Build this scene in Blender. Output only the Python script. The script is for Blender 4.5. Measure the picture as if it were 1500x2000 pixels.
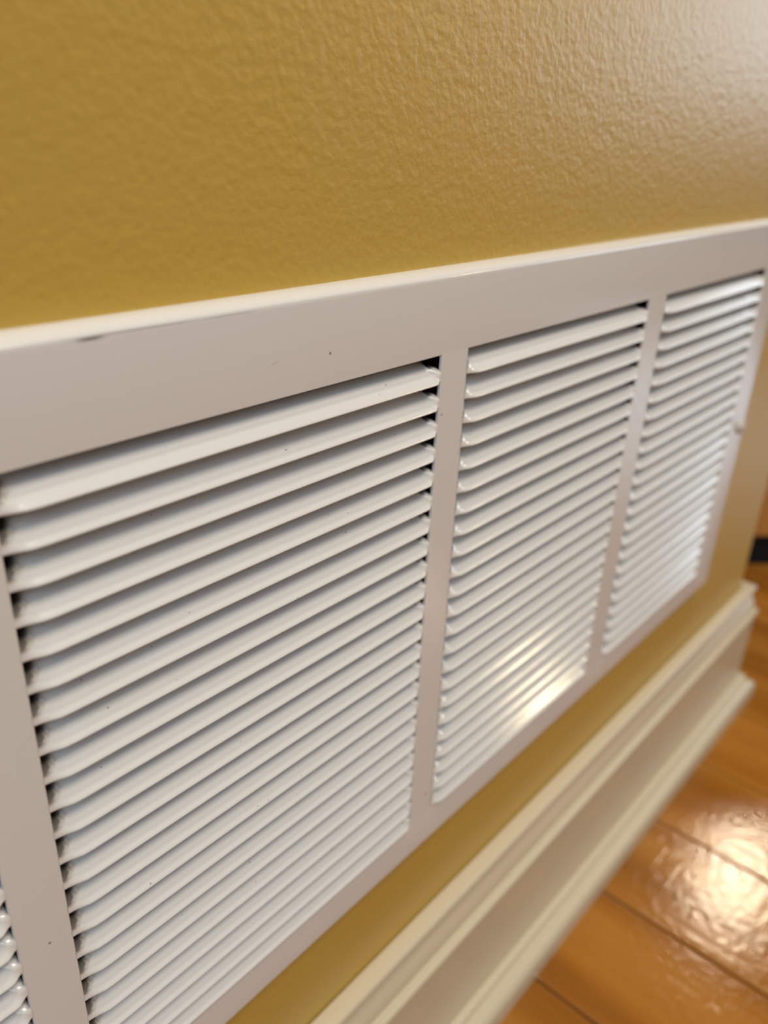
import bpy, bmesh, math, random
from mathutils import Vector, Matrix

for o in list(bpy.data.objects):
    bpy.data.objects.remove(o)
S = bpy.context.scene
COL = S.collection
U = 0.0084667            # one louvre pitch (1/3 inch) in metres
ZF = 45.228              # floor lies this many pitches below the top of the louvre opening

def W(x, y, z):          # pitch units, origin at a mullion's left edge and the opening's top edge -> metres
    return Vector((x * U, y * U, (z + ZF) * U))

# ------------------------------------------------------------------ camera
cam = bpy.data.cameras.new('camera')
cam_ob = bpy.data.objects.new('camera', cam)
COL.objects.link(cam_ob)
R = ((0.66169598, -0.74882317, 0.03771327),
     (-0.29785833, -0.30869614, -0.90332005),
     (0.68806892, 0.58649003, -0.42730622))
p = W(-23.182, -17.309, 7.299)
cam_ob.matrix_world = Matrix(((R[0][0], -R[1][0], -R[2][0], p.x),
                              (R[0][1], -R[1][1], -R[2][1], p.y),
                              (R[0][2], -R[1][2], -R[2][2], p.z),
                              (0, 0, 0, 1)))
cam.sensor_fit = 'HORIZONTAL'
cam.sensor_width = 36.0
cam.lens = 1580.44 * 36.0 / 1500.0
cam.clip_start = 0.01
cam.clip_end = 60
cam.dof.use_dof = True
cam.dof.focus_distance = 26.0 * U
cam.dof.aperture_fstop = cam.lens / 3.4
S.camera = cam_ob

# ------------------------------------------------------------------ world, lamps, exposure
world = bpy.data.worlds.new('room_ambient')
S.world = world
world.use_nodes = True
bg = world.node_tree.nodes['Background']
bg.inputs['Color'].default_value = (0.80, 0.88, 1.0, 1)
bg.inputs['Strength'].default_value = 0.055

def aim(o, target):
    o.rotation_euler = (Vector(target) - o.location).to_track_quat('-Z', 'Y').to_euler()

def area(name, loc, target, size, energy, color, size_y=None, shape='RECTANGLE'):
    l = bpy.data.lights.new(name, 'AREA')
    l.shape = shape
    l.size = size
    if shape in ('RECTANGLE', 'ELLIPSE'):
        l.size_y = size_y or size
    l.energy = energy
    l.color = color
    o = bpy.data.objects.new(name, l)
    COL.objects.link(o)
    o.location = loc
    aim(o, target)
    return o

# hanging lamp in front of the wall, daylight windows left behind the viewer and far to the right, warm bulbs
area('hanging_lamp_light', (0.06, -0.78, 1.72), (0.03, -0.1, 0.3), 0.46, 13.2, (1.0, 0.89, 0.71))
area('bevel_fill_light', (0.25, -0.34, 2.42), (0.05, -0.12, 0.3), 0.25, 9, (1.0, 0.91, 0.76), shape='DISK')  # unseen overhead fill, added to brighten the frame's top bevel and other upward edges
area('left_window_light', (-1.7, -1.25, 1.75), (-0.1, 0, 0.3), 0.9, 20, (0.66, 0.82, 1.0), 1.0)
area('right_window_light', (4.2, -1.45, 1.02), (0.3, -0.1, 0.45), 1.2, 20, (0.72, 0.85, 1.0), 0.75)
area('glint_light', (4.0, -0.50, 1.50), (0.3, -0.1, 0.45), 0.28, 1.3, (0.74, 0.87, 1.0), 0.45)  # small unseen bluish source, added for glints on the slats' right ends
area('hall_lamp_light', (2.75, 0.28, 2.42), (0.3, -0.1, 0.0), 0.15, 11, (1.0, 0.83, 0.60), shape='DISK')
area('pendant_bulb_light', (1.75, -1.36, 1.04), (0.2, 0.0, 0.3), 0.13, 3.4, (1.0, 0.80, 0.50), shape='DISK')

S.view_settings.view_transform = 'Standard'
S.view_settings.look = 'None'
S.view_settings.gamma = 1.0
S.view_settings.use_curve_mapping = False
S.view_settings.exposure = 0.0

# ------------------------------------------------------------------ materials
def new_mat(name, color, rough=0.5, spec=0.5):
    m = bpy.data.materials.new(name)
    m.use_nodes = True
    b = m.node_tree.nodes['Principled BSDF']
    b.inputs['Base Color'].default_value = (*color, 1)
    b.inputs['Roughness'].default_value = rough
    b.inputs['Specular IOR Level'].default_value = spec
    return m, m.node_tree, b

def node(nt, kind, **kw):
    n = nt.nodes.new(kind)
    for k, v in kw.items():
        setattr(n, k, v)
    return n

def noise(nt, vec, scale, detail=3, rough=0.5):
    n = node(nt, 'ShaderNodeTexNoise')
    n.inputs['Scale'].default_value = scale
    n.inputs['Detail'].default_value = detail
    n.inputs['Roughness'].default_value = rough
    if vec is not None:
        nt.links.new(vec, n.inputs['Vector'])
    return n

def ramp(nt, fac, stops):
    r = node(nt, 'ShaderNodeValToRGB')
    e = r.color_ramp.elements
    while len(e) < len(stops):
        e.new(0.5)
    for i, (pos, c) in enumerate(stops):
        e[i].position = pos
        e[i].color = (*c, 1) if len(c) == 3 else c
    nt.links.new(fac, r.inputs['Fac'])
    return r

def mix(nt, fac, a, b):
    m = node(nt, 'ShaderNodeMix', data_type='RGBA')
    for v, idx in ((fac, 0), (a, 6), (b, 7)):
        if isinstance(v, (int, float)):
            m.inputs[idx].default_value = v
        elif isinstance(v, tuple):
            m.inputs[idx].default_value = (*v, 1)
        else:
            nt.links.new(v, m.inputs[idx])
    return m.outputs[2]

def coords(nt, scale=(1, 1, 1), which='Object'):
    tc = node(nt, 'ShaderNodeTexCoord')
    mp = node(nt, 'ShaderNodeMapping')
    mp.inputs['Scale'].default_value = scale
    nt.links.new(tc.outputs[which], mp.inputs['Vector'])
    return mp.outputs['Vector']

def bump(nt, bsdf, height, strength, dist):
    b = node(nt, 'ShaderNodeBump')
    b.inputs['Strength'].default_value = strength
    b.inputs['Distance'].default_value = dist
    nt.links.new(height, b.inputs['Height'])
    nt.links.new(b.outputs['Normal'], bsdf.inputs['Normal'])

# ochre satin wall paint with roller texture
M_wall, nt, b = new_mat('ochre_wall_paint', (0.52, 0.34, 0.07), 0.36, 0.5)
v = coords(nt)
n1 = noise(nt, v, 460, 2, 0.45)
n2 = noise(nt, v, 190, 2, 0.5)
add = node(nt, 'ShaderNodeMath', operation='ADD')
nt.links.new(n1.outputs['Fac'], add.inputs[0]); nt.links.new(n2.outputs['Fac'], add.inputs[1])
bump(nt, b, add.outputs[0], 0.30, 0.0007)
n3 = noise(nt, v, 14, 3)
c = ramp(nt, n3.outputs['Fac'], [(0.3, (0.585, 0.365, 0.066)), (0.7, (0.565, 0.372, 0.074))])
nt.links.new(c.outputs['Color'], b.inputs['Base Color'])

# glossy white enamel of the grille, with a few specks and scuffs
def enamel(name, color, marks=(), specks=True):
    m, nt, b = new_mat(name, color, 0.15, 0.5)
    v = coords(nt)
    base = color
    out = None
    if specks:
        oi = node(nt, 'ShaderNodeObjectInfo')
        sc = node(nt, 'ShaderNodeVectorMath', operation='MULTIPLY_ADD')
        sc.inputs[1].default_value = (1, 1, 1)
        rs = node(nt, 'ShaderNodeMath', operation='MULTIPLY'); rs.inputs[1].default_value = 19.0
        nt.links.new(oi.outputs['Random'], rs.inputs[0])
        nt.links.new(v, sc.inputs[0]); nt.links.new(rs.outputs[0], sc.inputs[2])
        ns = noise(nt, sc.outputs[0], 640, 1, 0.4)
        r = ramp(nt, ns.outputs['Fac'], [(0.80, (0, 0, 0)), (0.815, (0.7, 0.7, 0.7))])
        out = mix(nt, r.outputs['Color'], base, (0.16, 0.13, 0.10))
    for (x, z, rx, rz, ang, dark) in marks:
        pos = W(x, 0, z) - W(0, 0.7, -25.3)      # relative to the grille's origin
        mp = node(nt, 'ShaderNodeMapping', vector_type='TEXTURE')
        mp.inputs['Location'].default_value = pos
        mp.inputs['Rotation'].default_value = (0, -ang, 0)
        mp.inputs['Scale'].default_value = (rx * U, 3.0 * U, rz * U)
        tc = node(nt, 'ShaderNodeTexCoord')
        nt.links.new(tc.outputs['Object'], mp.inputs['Vector'])
        ln = node(nt, 'ShaderNodeVectorMath', operation='LENGTH')
        nt.links.new(mp.outputs['Vector'], ln.inputs[0])
        r = ramp(nt, ln.outputs['Value'], [(0.45, (dark, dark, dark)), (1.0, (0, 0, 0))])
        out = mix(nt, r.outputs['Color'], out if out is not None else base, (0.13, 0.10, 0.08))
    if out is not None:
        nt.links.new(out, b.inputs['Base Color'])
    nb = noise(nt, v, 170, 2)
    bump(nt, b, nb.outputs['Fac'], 0.05, 0.0006)
    return m

WHITE = (0.78, 0.75, 0.72)
M_frame = enamel('white_enamel_frame', WHITE, marks=[
    (-13.6, 2.66, 0.45, 0.05, 0, .8), (-12.9, 2.70, 1.6, 0.025, 0, .6), (-11.4, 2.69, 1.1, 0.02, 0, .55),
    (-9.6, 2.68, 1.4, 0.02, 0, .45), (-5.73, 1.02, 0.06, 0.06, 0, .8), (-8.0, 1.1, 0.2, 0.02, .3, .3)], specks=False)
M_mullion = enamel('white_enamel_mullion', WHITE, marks=[
    (-17.12, -14.57, 0.06, 0.05, 0, .9), (0.22, -2.3, 0.05, 0.07, 0, .8), (1.15, -21.8, 0.16, 0.1, .2, .45)], specks=False)
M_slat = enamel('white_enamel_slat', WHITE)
# brown dust in the slats' inner corners, with painted shade near-black at the ends
nt = M_slat.node_tree
b = nt.nodes['Principled BSDF']
old = b.inputs['Base Color'].links[0].from_socket
at = node(nt, 'ShaderNodeAttribute', attribute_name='grime_shade')
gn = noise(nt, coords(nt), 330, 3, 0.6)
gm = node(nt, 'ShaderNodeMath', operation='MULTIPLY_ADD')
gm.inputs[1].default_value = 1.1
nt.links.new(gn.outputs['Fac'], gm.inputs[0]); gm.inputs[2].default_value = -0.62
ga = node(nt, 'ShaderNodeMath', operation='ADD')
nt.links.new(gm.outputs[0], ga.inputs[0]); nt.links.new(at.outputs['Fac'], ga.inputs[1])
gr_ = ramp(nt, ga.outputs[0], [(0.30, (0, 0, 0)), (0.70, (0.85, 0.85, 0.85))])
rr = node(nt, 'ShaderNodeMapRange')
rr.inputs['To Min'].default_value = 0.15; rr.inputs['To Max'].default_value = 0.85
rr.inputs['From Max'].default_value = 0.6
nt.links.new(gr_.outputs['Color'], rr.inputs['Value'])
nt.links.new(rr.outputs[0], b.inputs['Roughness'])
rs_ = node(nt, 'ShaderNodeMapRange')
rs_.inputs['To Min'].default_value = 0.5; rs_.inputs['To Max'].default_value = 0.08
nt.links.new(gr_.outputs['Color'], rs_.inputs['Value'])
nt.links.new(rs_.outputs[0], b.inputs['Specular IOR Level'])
deep = ramp(nt, at.outputs['Fac'], [(0.30, (0.20, 0.115, 0.045)), (0.75, (0.018, 0.011, 0.006))])  # near-black stop is painted darkness, blending the slat rim into the gap
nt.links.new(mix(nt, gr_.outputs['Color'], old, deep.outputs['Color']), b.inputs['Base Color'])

# cream gloss trim paint
M_trim, nt, b = new_mat('cream_trim_paint', (0.70, 0.605, 0.44), 0.28, 0.5)
v = coords(nt, (0.15, 1, 1))
n1 = noise(nt, v, 140, 2)
bump(nt, b, n1.outputs['Fac'], 0.10, 0.001)

# dark inside of the air duct
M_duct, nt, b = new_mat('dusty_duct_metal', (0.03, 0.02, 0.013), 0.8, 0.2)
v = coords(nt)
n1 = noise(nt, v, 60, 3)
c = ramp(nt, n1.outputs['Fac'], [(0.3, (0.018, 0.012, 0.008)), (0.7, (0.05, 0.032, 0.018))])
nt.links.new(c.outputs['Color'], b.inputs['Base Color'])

M_screw, nt, b = new_mat('painted_screw_head', (0.62, 0.58, 0.53), 0.3, 0.5)

# honey oak boards: grain runs along Y, each board shifted by its own random value
def oak(name, ca, cb, cc, rough, axis='Y'):
    m, nt, b = new_mat(name, ca, rough, 0.5)
    tc = node(nt, 'ShaderNodeTexCoord')
    oi = node(nt, 'ShaderNodeObjectInfo')
    mul = node(nt, 'ShaderNodeMath', operation='MULTIPLY')
    mul.inputs[1].default_value = 37.0
    nt.links.new(oi.outputs['Random'], mul.inputs[0])
    cmb = node(nt, 'ShaderNodeCombineXYZ')
    for k in range(3):
        nt.links.new(mul.outputs[0], cmb.inputs[k])
    va = node(nt, 'ShaderNodeVectorMath', operation='ADD')
    nt.links.new(tc.outputs['Object'], va.inputs[0]); nt.links.new(cmb.outputs[0], va.inputs[1])
    mp = node(nt, 'ShaderNodeMapping')
    mp.inputs['Scale'].default_value = (1, 0.10, 1) if axis == 'Y' else (1, 1, 0.10)
    nt.links.new(va.outputs[0], mp.inputs['Vector'])
    wv = node(nt, 'ShaderNodeTexWave', wave_type='RINGS', rings_direction='Y' if axis == 'Y' else 'Z')
    wv.inputs['Scale'].default_value = 7
    wv.inputs['Distortion'].default_value = 9
    wv.inputs['Detail'].default_value = 2.5
    wv.inputs['Detail Scale'].default_value = 1.6
    nt.links.new(mp.outputs['Vector'], wv.inputs['Vector'])
    big = noise(nt, mp.outputs['Vector'], 22, 3)
    fine = noise(nt, mp.outputs['Vector'], 260, 3, 0.6)
    a1 = mix(nt, 0.65, wv.outputs['Color'], big.outputs['Fac'])
    a2 = mix(nt, 0.25, a1, fine.outputs['Fac'])
    r = ramp(nt, a2, [(0.28, cc), (0.5, ca), (0.72, cb)])
    hue = node(nt, 'ShaderNodeHueSaturation')
    mr = node(nt, 'ShaderNodeMapRange')
    mr.inputs['To Min'].default_value = 0.88; mr.inputs['To Max'].default_value = 1.10
    nt.links.new(oi.outputs['Random'], mr.inputs['Value'])
    nt.links.new(mr.outputs[0], hue.inputs['Value'])
    nt.links.new(r.outputs['Color'], hue.inputs['Color'])
    nt.links.new(hue.outputs['Color'], b.inputs['Base Color'])
    rip = noise(nt, tc.outputs['Object'], 150, 4, 0.6)
    hm = mix(nt, 0.25, rip.outputs['Fac'], fine.outputs['Fac'])
    bump(nt, b, hm, 0.155, 0.0021)
    return m
M_oak = oak('honey_oak_floor', (0.37, 0.142, 0.018), (0.43, 0.185, 0.032), (0.27, 0.096, 0.012), 0.12)
M_seam, nt, b = new_mat('dark_floor_seam', (0.10, 0.05, 0.018), 0.7, 0.3)
v = coords(nt); n1 = noise(nt, v, 40, 2)
c = ramp(nt, n1.outputs['Fac'], [(0.3, (0.07, 0.035, 0.012)), (0.7, (0.13, 0.065, 0.022))])
nt.links.new(c.outputs['Color'], b.inputs['Base Color'])
M_cab = oak('orange_cabinet_oak', (0.52, 0.23, 0.06), (0.60, 0.30, 0.09), (0.38, 0.15, 0.035), 0.35, 'Z')
M_black, nt, b = new_mat('black_plinth_board', (0.008, 0.009, 0.014), 0.6, 0.3)
v = coords(nt); n1 = noise(nt, v, 90, 2); bump(nt, b, n1.outputs['Fac'], 0.1, 0.001)

# ------------------------------------------------------------------ mesh helpers
def link(name, bm, mat, parent=None, smooth=False, recalc=True):
    if recalc:
        bmesh.ops.recalc_face_normals(bm, faces=bm.faces)
    me = bpy.data.meshes.new(name)
    bm.to_mesh(me); bm.free()
    me.materials.append(mat)
    if smooth:
        for f in me.polygons:
            f.use_smooth = True
    o = bpy.data.objects.new(name, me)
    COL.objects.link(o)
    if parent:
        o.parent = parent
    return o

def place(o, pivot):
    # move an object's origin to the world point pivot without moving its mesh
    o.data.transform(Matrix.Translation(-pivot))
    o.location = pivot

def box(bm, x0, x1, y0, y1, z0, z1, bevel=0.0, seg=2):
    r = bmesh.ops.create_cube(bm, size=1)
    for v_ in r['verts']:
        v_.co = Vector((x0 + (v_.co.x + .5) * (x1 - x0), y0 + (v_.co.y + .5) * (y1 - y0), z0 + (v_.co.z + .5) * (z1 - z0)))
    if bevel:
        es = list({e for v_ in r['verts'] for e in v_.link_edges})
        bmesh.ops.bevel(bm, geom=es, offset=bevel, segments=seg, affect='EDGES', profile=0.5)

# ------------------------------------------------------------------ setting: walls, floor, baseboard
YW = 0.7                  # wall face, pitches behind the grille's face
XC = 52.6                 # outside corner of the wall
XL_WALL = -150.0
X0, X1, Z0, Z1 = -36.2, 36.4, -24.0, 1.4          # hole behind the grille
def wall_front():
    bm = bmesh.new()
    xs = [XL_WALL, X0, X1, XC - 0.7]
    zs = [-ZF, Z0, Z1, 250.0]
    g = [[bm.verts.new(W(x, YW, z)) for x in xs] for z in zs]
    for j in range(3):
        for i in range(3):
            if i == 1 and j == 1:
                continue
            bm.faces.new((g[j][i], g[j][i + 1], g[j + 1][i + 1], g[j + 1][i]))
    # rounded corner bead, then the return of the wall
    prev = [g[j][3] for j in range(4)]
    arc = [(XC - 0.7 + 0.7 * math.sin(a), YW + 0.7 - 0.7 * math.cos(a)) for a in [math.pi / 2 * k / 6 for k in range(1, 7)]]
    for (x, y) in arc + [(XC, 90.0)]:
        cur = [bm.verts.new(W(x, y, z)) for z in zs]
        for j in range(3):
            bm.faces.new((prev[j], cur[j], cur[j + 1], prev[j + 1]))
        prev = cur
    # jamb of the hole
    inner = [bm.verts.new(W(x, YW + 1.6, z)) for x, z in ((X0, Z0), (X1, Z0), (X1, Z1), (X0, Z1))]
    outer = [g[1][1], g[1][2], g[2][2], g[2][1]]
    for k in range(4):
        bm.faces.new((outer[k], inner[k], inner[(k + 1) % 4], outer[(k + 1) % 4]))
    for f in bm.faces:
        f.smooth = True
    o = link('wall_front', bm, M_wall, recalc=False)
    for e in o.data.edges:
        pass
    o['kind'] = 'structure'
    o['label'] = 'ochre satin painted wall with a roller texture around the white grille'
    return o
wall = wall_front()
# flat shading except on the corner bead
for f in wall.data.polygons:
    f.use_smooth = False
bmx = bmesh.new(); bmx.from_mesh(wall.data)
for f in bmx.faces:
    n = f.normal
    f.smooth = f.calc_center_median().x > (XC - 0.75) * U and f.calc_center_median().y < (YW + 0.75) * U
bmx.to_mesh(wall.data); bmx.free()

# floor: dark sub-floor showing in the seams, one object per board
bm = bmesh.new()
box(bm, -1.3, 4.6, -3.0, 3.0, -0.03, -0.0032)
floor = link('floor', bm, M_seam)
floor['kind'] = 'structure'
floor['label'] = 'glossy honey-coloured oak board floor running away from the wall'
SP = 9.771 * U
XJ = 12.58 * U
def board_mesh(x0, x1, y0, y1):
    bm = bmesh.new()
    g = 0.0007
    box(bm, x0 + g, x1 - g, y0 + g, y1 - g, -0.0034, 0.0, 0)
    top = [e for e in bm.edges if all(v_.co.z > -0.001 for v_ in e.verts)]
    bmesh.ops.bevel(bm, geom=top, offset=0.0012, segments=2, affect='EDGES', profile=0.6)
    return bm
rng = random.Random(5)
k0 = int(math.floor((-1.3 - XJ) / SP)) + 1
k = k0
while XJ + (k + 1) * SP < 4.6:
    x0, x1 = XJ + k * SP, XJ + (k + 1) * SP
    cuts = [-3.0, -1.15 - rng.random() * 0.9, 1.0 + rng.random() * 1.2, 3.0]
    for y0, y1 in zip(cuts[:-1], cuts[1:]):
        o = link('floor_board', board_mesh(x0, x1, y0, y1), M_oak, floor)
        place(o, Vector(((x0 + x1) / 2, (y0 + y1) / 2, 0)))
    k += 1

# baseboard: moulded profile swept along the wall and mitred round the outside corner
ZT = -31.78
def arc_pts(cx, cz, r, a0, a1, n):
    return [(cx + r * math.cos(math.radians(a0 + (a1 - a0) * i / n)), cz + r * math.sin(math.radians(a0 + (a1 - a0) * i / n))) for i in range(n + 1)]
prof = [(0.07, -0.30), (0.08, -0.05), (0.14, 0.0), (0.55, 0.02)]
prof += arc_pts(0.78, -0.30, 0.32, 85, -60, 7)
prof += [(0.88, -0.70), (0.83, -0.85), (0.87, -1.05), (0.98, -1.4), (1.12, -1.8), (1.22, -2.1), (1.25, -2.4), (1.22, -2.60), (1.19, -2.70), (1.27, -2.74)]
prof += arc_pts(1.40, -2.98, 0.30, 80, -75, 7)
prof += [(1.44, -3.34), (1.44, -3.6), (1.44, -13.40)]
def sweep(pr, zbase, name, mat, parent=None):
    bm = bmesh.new()
    rows = []
    for (d, z) in pr:
        zz = zbase + z
        rows.append([bm.verts.new(W(XL_WALL, YW - d, zz)), bm.verts.new(W(XC + d, YW - d, zz)), bm.verts.new(W(XC + d, 90.0, zz))])
    for a, b_ in zip(rows[:-1], rows[1:]):
        for i in range(2):
            bm.faces.new((a[i], b_[i], b_[i + 1], a[i + 1]))
    o = link(name, bm, mat, parent, smooth=False, recalc=False)
    # smooth along the profile, sharp at the mitre
    m = o.data
    for f in m.polygons:
        f.use_smooth = True
    bm = bmesh.new(); bm.from_mesh(m)
    for e in bm.edges:
        if len(e.link_faces) == 2 and e.calc_face_angle(0) > math.radians(38):
            e.smooth = False
    bm.to_mesh(m); bm.free()
    return o
base = sweep(prof, ZT, 'baseboard_front', M_trim)
base['kind'] = 'structure'
base['label'] = 'cream painted moulded baseboard under the grille, mitred round the wall corner'
shoe = [(1.44, 2.62), (1.52, 2.72)]
shoe += arc_pts(1.82, 2.50, 0.24, 100, -35, 5)
shoe += [(2.00, 2.22), (1.97, 2.12), (2.06, 2.06)]
shoe += arc_pts(2.06, 1.16, 0.92, 78, 0, 7)
shoe += [(2.99, 0.6), (2.99, 0.0)]
shoe_ob = sweep(shoe, -ZF, 'shoe_moulding', M_trim, base)

# ------------------------------------------------------------------ the return-air grille
grille = bpy.data.objects.new('air_vent_grille', None)
COL.objects.link(grille)
grille.location = W(0, YW, -25.3)
grille['label'] = 'white enamelled metal air return grille with four louvred banks set in the ochre wall'
grille['category'] = 'vent grille'
GP = grille.location.copy()
def part(name, bm, mat, pivot=None, **kw):
    o = link(name, bm, mat, None, **kw)
    if pivot is None:
        pivot = GP
    place(o, pivot)
    o.parent = grille
    o.location = pivot - GP
    return o

BANKS = [(-34.30, -18.007), (-16.423, 0.0), (1.624, 17.278), (19.319, 34.90)]
FX0, FX1, FZ0, FZ1 = -37.4, 38.0, -25.03, 2.686
OX0, OX1, OZ0, OZ1 = BANKS[0][0], BANKS[3][1], -23.0, 0.0
T = 0.11
# frame: face ring with rolled outer edge returning to the wall and thin inner edge
bm = bmesh.new()
def ring(x0, x1, z0, z1, y):
    return [bm.verts.new(W(x, y, z)) for x, z in ((x0, z0), (x1, z0), (x1, z1), (x0, z1))]
def bridge(a, b_):
    for k in range(4):
        bm.faces.new((a[k], a[(k + 1) % 4], b_[(k + 1) % 4], b_[k]))
outer = []
for (dx, y) in ((0.30, YW + 0.02), (0.30, 0.50), (0.27, 0.36), (0.20, 0.17), (0.11, 0.05), (0.04, 0.008), (-0.06, 0.0)):
    outer.append(ring(FX0 - dx, FX1 + dx, FZ0 - dx, FZ1 + dx, y))
inner = []
for (dx, y) in ((0.05, 0.0), (0.012, 0.014), (0.0, 0.05), (0.0, T), (0.25, T)):
    inner.append(ring(OX0 - dx, OX1 + dx, OZ0 - dx, OZ1 + dx, y))
seq = outer + inner
for a, b_ in zip(seq[:-1], seq[1:]):
    bridge(a, b_)
bmesh.ops.recalc_face_normals(bm, faces=bm.faces)
fr = part('frame', bm, M_frame, recalc=False)
# make sure the face looks out of the wall
if sum(f.normal.y * f.area for f in fr.data.polygons) > 0:
    fr.data.flip_normals()
for f in fr.data.polygons:
    f.use_smooth = True
bmx = bmesh.new(); bmx.from_mesh(fr.data)
for e in bmx.edges:
    if len(e.link_faces) == 2 and e.calc_face_angle(0) > math.radians(34):
        e.smooth = False
bmx.to_mesh(fr.data); bmx.free()

# mullions between the banks
for (a, b_) in ((BANKS[0][1], BANKS[1][0]), (BANKS[1][1], BANKS[2][0]), (BANKS[2][1], BANKS[3][0])):
    bm = bmesh.new()
    pts = [(a, T), (a, 0.045), (a + 0.012, 0.012), (a + 0.05, 0.0), (b_ - 0.05, 0.0), (b_ - 0.012, 0.012), (b_, 0.045), (b_, T)]
    lo = [bm.verts.new(W(x, y, OZ0 - 0.05)) for x, y in pts]
    hi = [bm.verts.new(W(x, y, OZ1 + 0.05)) for x, y in pts]
    for i in range(len(pts) - 1):
        bm.faces.new((lo[i], lo[i + 1], hi[i + 1], hi[i]))
    bm.faces.new((lo[-1], lo[0], hi[0], hi[-1]))
    part('mullion', bm, M_mullion)

# louvre slats: flat strip at each end, twisting out into an inclined blade with a rolled front lip
ROWS = [  # (end_y, end_z), (mid_y, mid_z); where the twist starts and how long it is at the left end, the same at the right end
    ((0.050, 0.02), (-0.10, -0.030), (0.0, 0.85), (0.02, 0.36)),
    ((0.012, 0.005), (-0.135, -0.028), (0.0, 0.85), (0.02, 0.36)),
    ((0.0, 0.03), (-0.156, -0.010), (0.0, 0.85), (0.02, 0.36)),
    ((0.0, 0.06), (-0.152, 0.02), (0.0, 0.85), (0.02, 0.36)),
    ((0.0, 0.12), (-0.108, 0.070), (0.0, 0.80), (0.02, 0.38)),
    ((0.0, 0.25), (0.095, 0.260), (0.0, 0.72), (0.08, 0.40)),
    ((0.01, 0.35), (0.319, 0.470), (0.0, 0.66), (0.18, 0.38)),
    ((0.08, 0.43), (0.543, 0.680), (0.04, 0.64), (0.28, 0.34)),
    ((0.26, 0.49), (0.756, 0.880), (0.08, 0.64), (0.34, 0.30)),
    ((0.60, 0.53), (0.99, 1.10), (0.10, 0.66), (0.40, 0.26)),
]
def sstep(t):
    t = max(0.0, min(1.0, t))
    return t * t * (3 - 2 * t)
def slat_mesh(x0, x1):
    L = x1 - x0
    offs = [0, .05, .11, .18, .26, .34, .42, .50, .58, .68, 1.0, 2.0]
    xs = [x0 + o_ for o_ in offs] + [x0 + L * .33, x0 + L * .5, x0 + L * .67] + [x1 - o_ for o_ in reversed(offs)]
    bm = bmesh.new()
    lay = bm.verts.layers.float.new('grime_shade')
    th = 0.06
    front, back = [], []
    nR = len(ROWS)
    for x in xs:
        left = x - x0 < x1 - x
        d = x - x0 if left else x1 - x
        colf, pts = [], []
        for (e, m, tl, tr) in ROWS:
            d0, wdt = tl if left else tr
            t = sstep((d - d0) / wdt)
            pts.append((e[0] + (m[0] - e[0]) * t, e[1] + (m[1] - e[1]) * t))
        colb = []
        for i, (y, z) in enumerate(pts):
            a, c_ = pts[max(i - 1, 0)], pts[min(i + 1, nR - 1)]
            ty, tz = c_[0] - a[0], c_[1] - a[1]
            l = math.hypot(ty, tz) or 1
            ny, nz = tz / l, -ty / l       # towards the inside
            colf.append(bm.verts.new(Vector((x * U, y * U, z * U))))
            colb.append(bm.verts.new(Vector((x * U, (y + ny * th) * U, (z + nz * th) * U))))
        front.append(colf); back.append(colb)
    n = len(xs)
    for a in range(n - 1):
        for i in range(nR - 1):
            bm.faces.new((front[a][i], front[a + 1][i], front[a + 1][i + 1], front[a][i + 1]))
            bm.faces.new((back[a][i + 1], back[a + 1][i + 1], back[a + 1][i], back[a][i]))
        bm.faces.new((front[a + 1][0], front[a][0], back[a][0], back[a + 1][0]))
        bm.faces.new((front[a][-1], front[a + 1][-1], back[a + 1][-1], back[a][-1]))
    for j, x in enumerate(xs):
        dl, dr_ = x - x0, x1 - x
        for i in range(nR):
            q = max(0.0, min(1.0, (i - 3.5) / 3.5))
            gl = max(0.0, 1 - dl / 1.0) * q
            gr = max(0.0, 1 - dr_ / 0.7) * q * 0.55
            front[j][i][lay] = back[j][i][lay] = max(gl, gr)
    me = bpy.data.meshes.new('slat')
    bm.to_mesh(me); bm.free()
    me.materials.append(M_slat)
    for f in me.polygons:
        f.use_smooth = True
    return me
rng = random.Random(11)
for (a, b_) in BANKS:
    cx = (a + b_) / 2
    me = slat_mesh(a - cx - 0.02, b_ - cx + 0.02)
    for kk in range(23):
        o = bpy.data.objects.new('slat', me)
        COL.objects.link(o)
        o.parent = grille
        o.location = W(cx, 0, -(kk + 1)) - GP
        o.rotation_euler = (math.radians(rng.uniform(-1.2, 1.2)), 0, 0)

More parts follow.
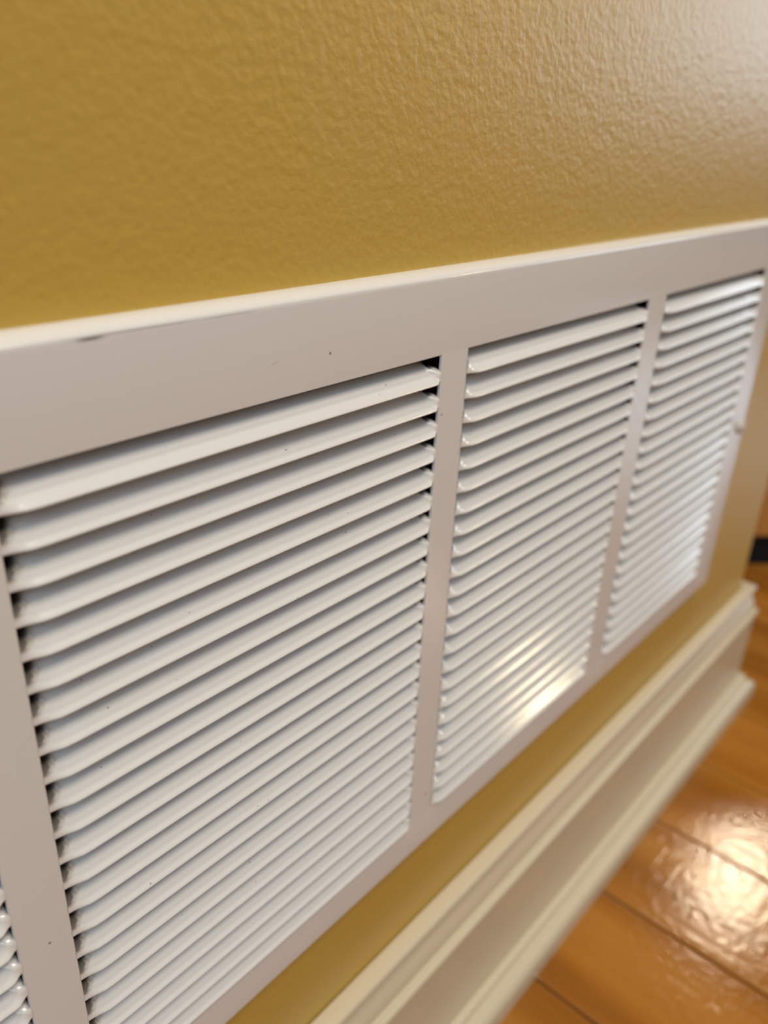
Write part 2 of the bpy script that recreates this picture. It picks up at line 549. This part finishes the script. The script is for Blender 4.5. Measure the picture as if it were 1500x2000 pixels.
# duct box behind the louvres
bm = bmesh.new()
dx0, dx1, dz0, dz1 = X0 + 0.05, X1 - 0.05, Z0 + 0.05, Z1 - 0.05
a = ring(dx0, dx1, dz0, dz1, YW + 0.3)
b_ = ring(dx0, dx1, dz0, dz1, YW + 18)
bridge(b_, a)
bm.faces.new(b_)
part('duct', bm, M_duct)

# screw in the right-hand side of the frame, half way up
bm = bmesh.new()
rings_ = []
for (r_, y) in ((0.50, 0.02), (0.50, -0.12), (0.44, -0.24), (0.30, -0.33), (0.12, -0.37)):
    rings_.append([bm.verts.new(W(37.0 + r_ * math.cos(t), y, -11.5 + r_ * math.sin(t))) for t in [2 * math.pi * i / 20 for i in range(20)]])
for r0, r1 in zip(rings_[:-1], rings_[1:]):
    for i in range(20):
        bm.faces.new((r0[i], r0[(i + 1) % 20], r1[(i + 1) % 20], r1[i]))
bm.faces.new(rings_[-1])
part('screw', bm, M_screw, smooth=True)

# ------------------------------------------------------------------ wooden cabinet past the corner
cab = bpy.data.objects.new('wooden_cabinet', None)
COL.objects.link(cab)
c0 = W(85.6, 7.8, -ZF)
cab.location = c0
cab.rotation_euler = (0, 0, math.radians(-45))
cab['label'] = 'orange-brown wooden cabinet on a black plinth, past the wall corner'
cab['category'] = 'cabinet'
def cpart(name, mat, x0, x1, y0, y1, z0, z1, bev=0.002):
    bm = bmesh.new()
    box(bm, x0, x1, y0, y1, z0, z1, bev)
    o = link(name, bm, mat)
    o.parent = cab
    return o
H = 0.040
cpart('plinth', M_black, -0.22, 0.16, 0.0, 0.20, 0.0, H)
cpart('side_panel', M_cab, -0.22, -0.204, -0.004, 0.20, H, 0.42)
cpart('side_panel', M_cab, 0.144, 0.16, -0.004, 0.20, H, 0.42)
cpart('door', M_cab, -0.202, -0.032, -0.010, 0.008, H + 0.002, 0.418)
cpart('door', M_cab, -0.028, 0.142, -0.010, 0.008, H + 0.002, 0.418)
cpart('back_panel', M_cab, -0.204, 0.144, 0.185, 0.20, H, 0.42)
cpart('top_board', M_cab, -0.23, 0.17, -0.018, 0.205, 0.42, 0.438)
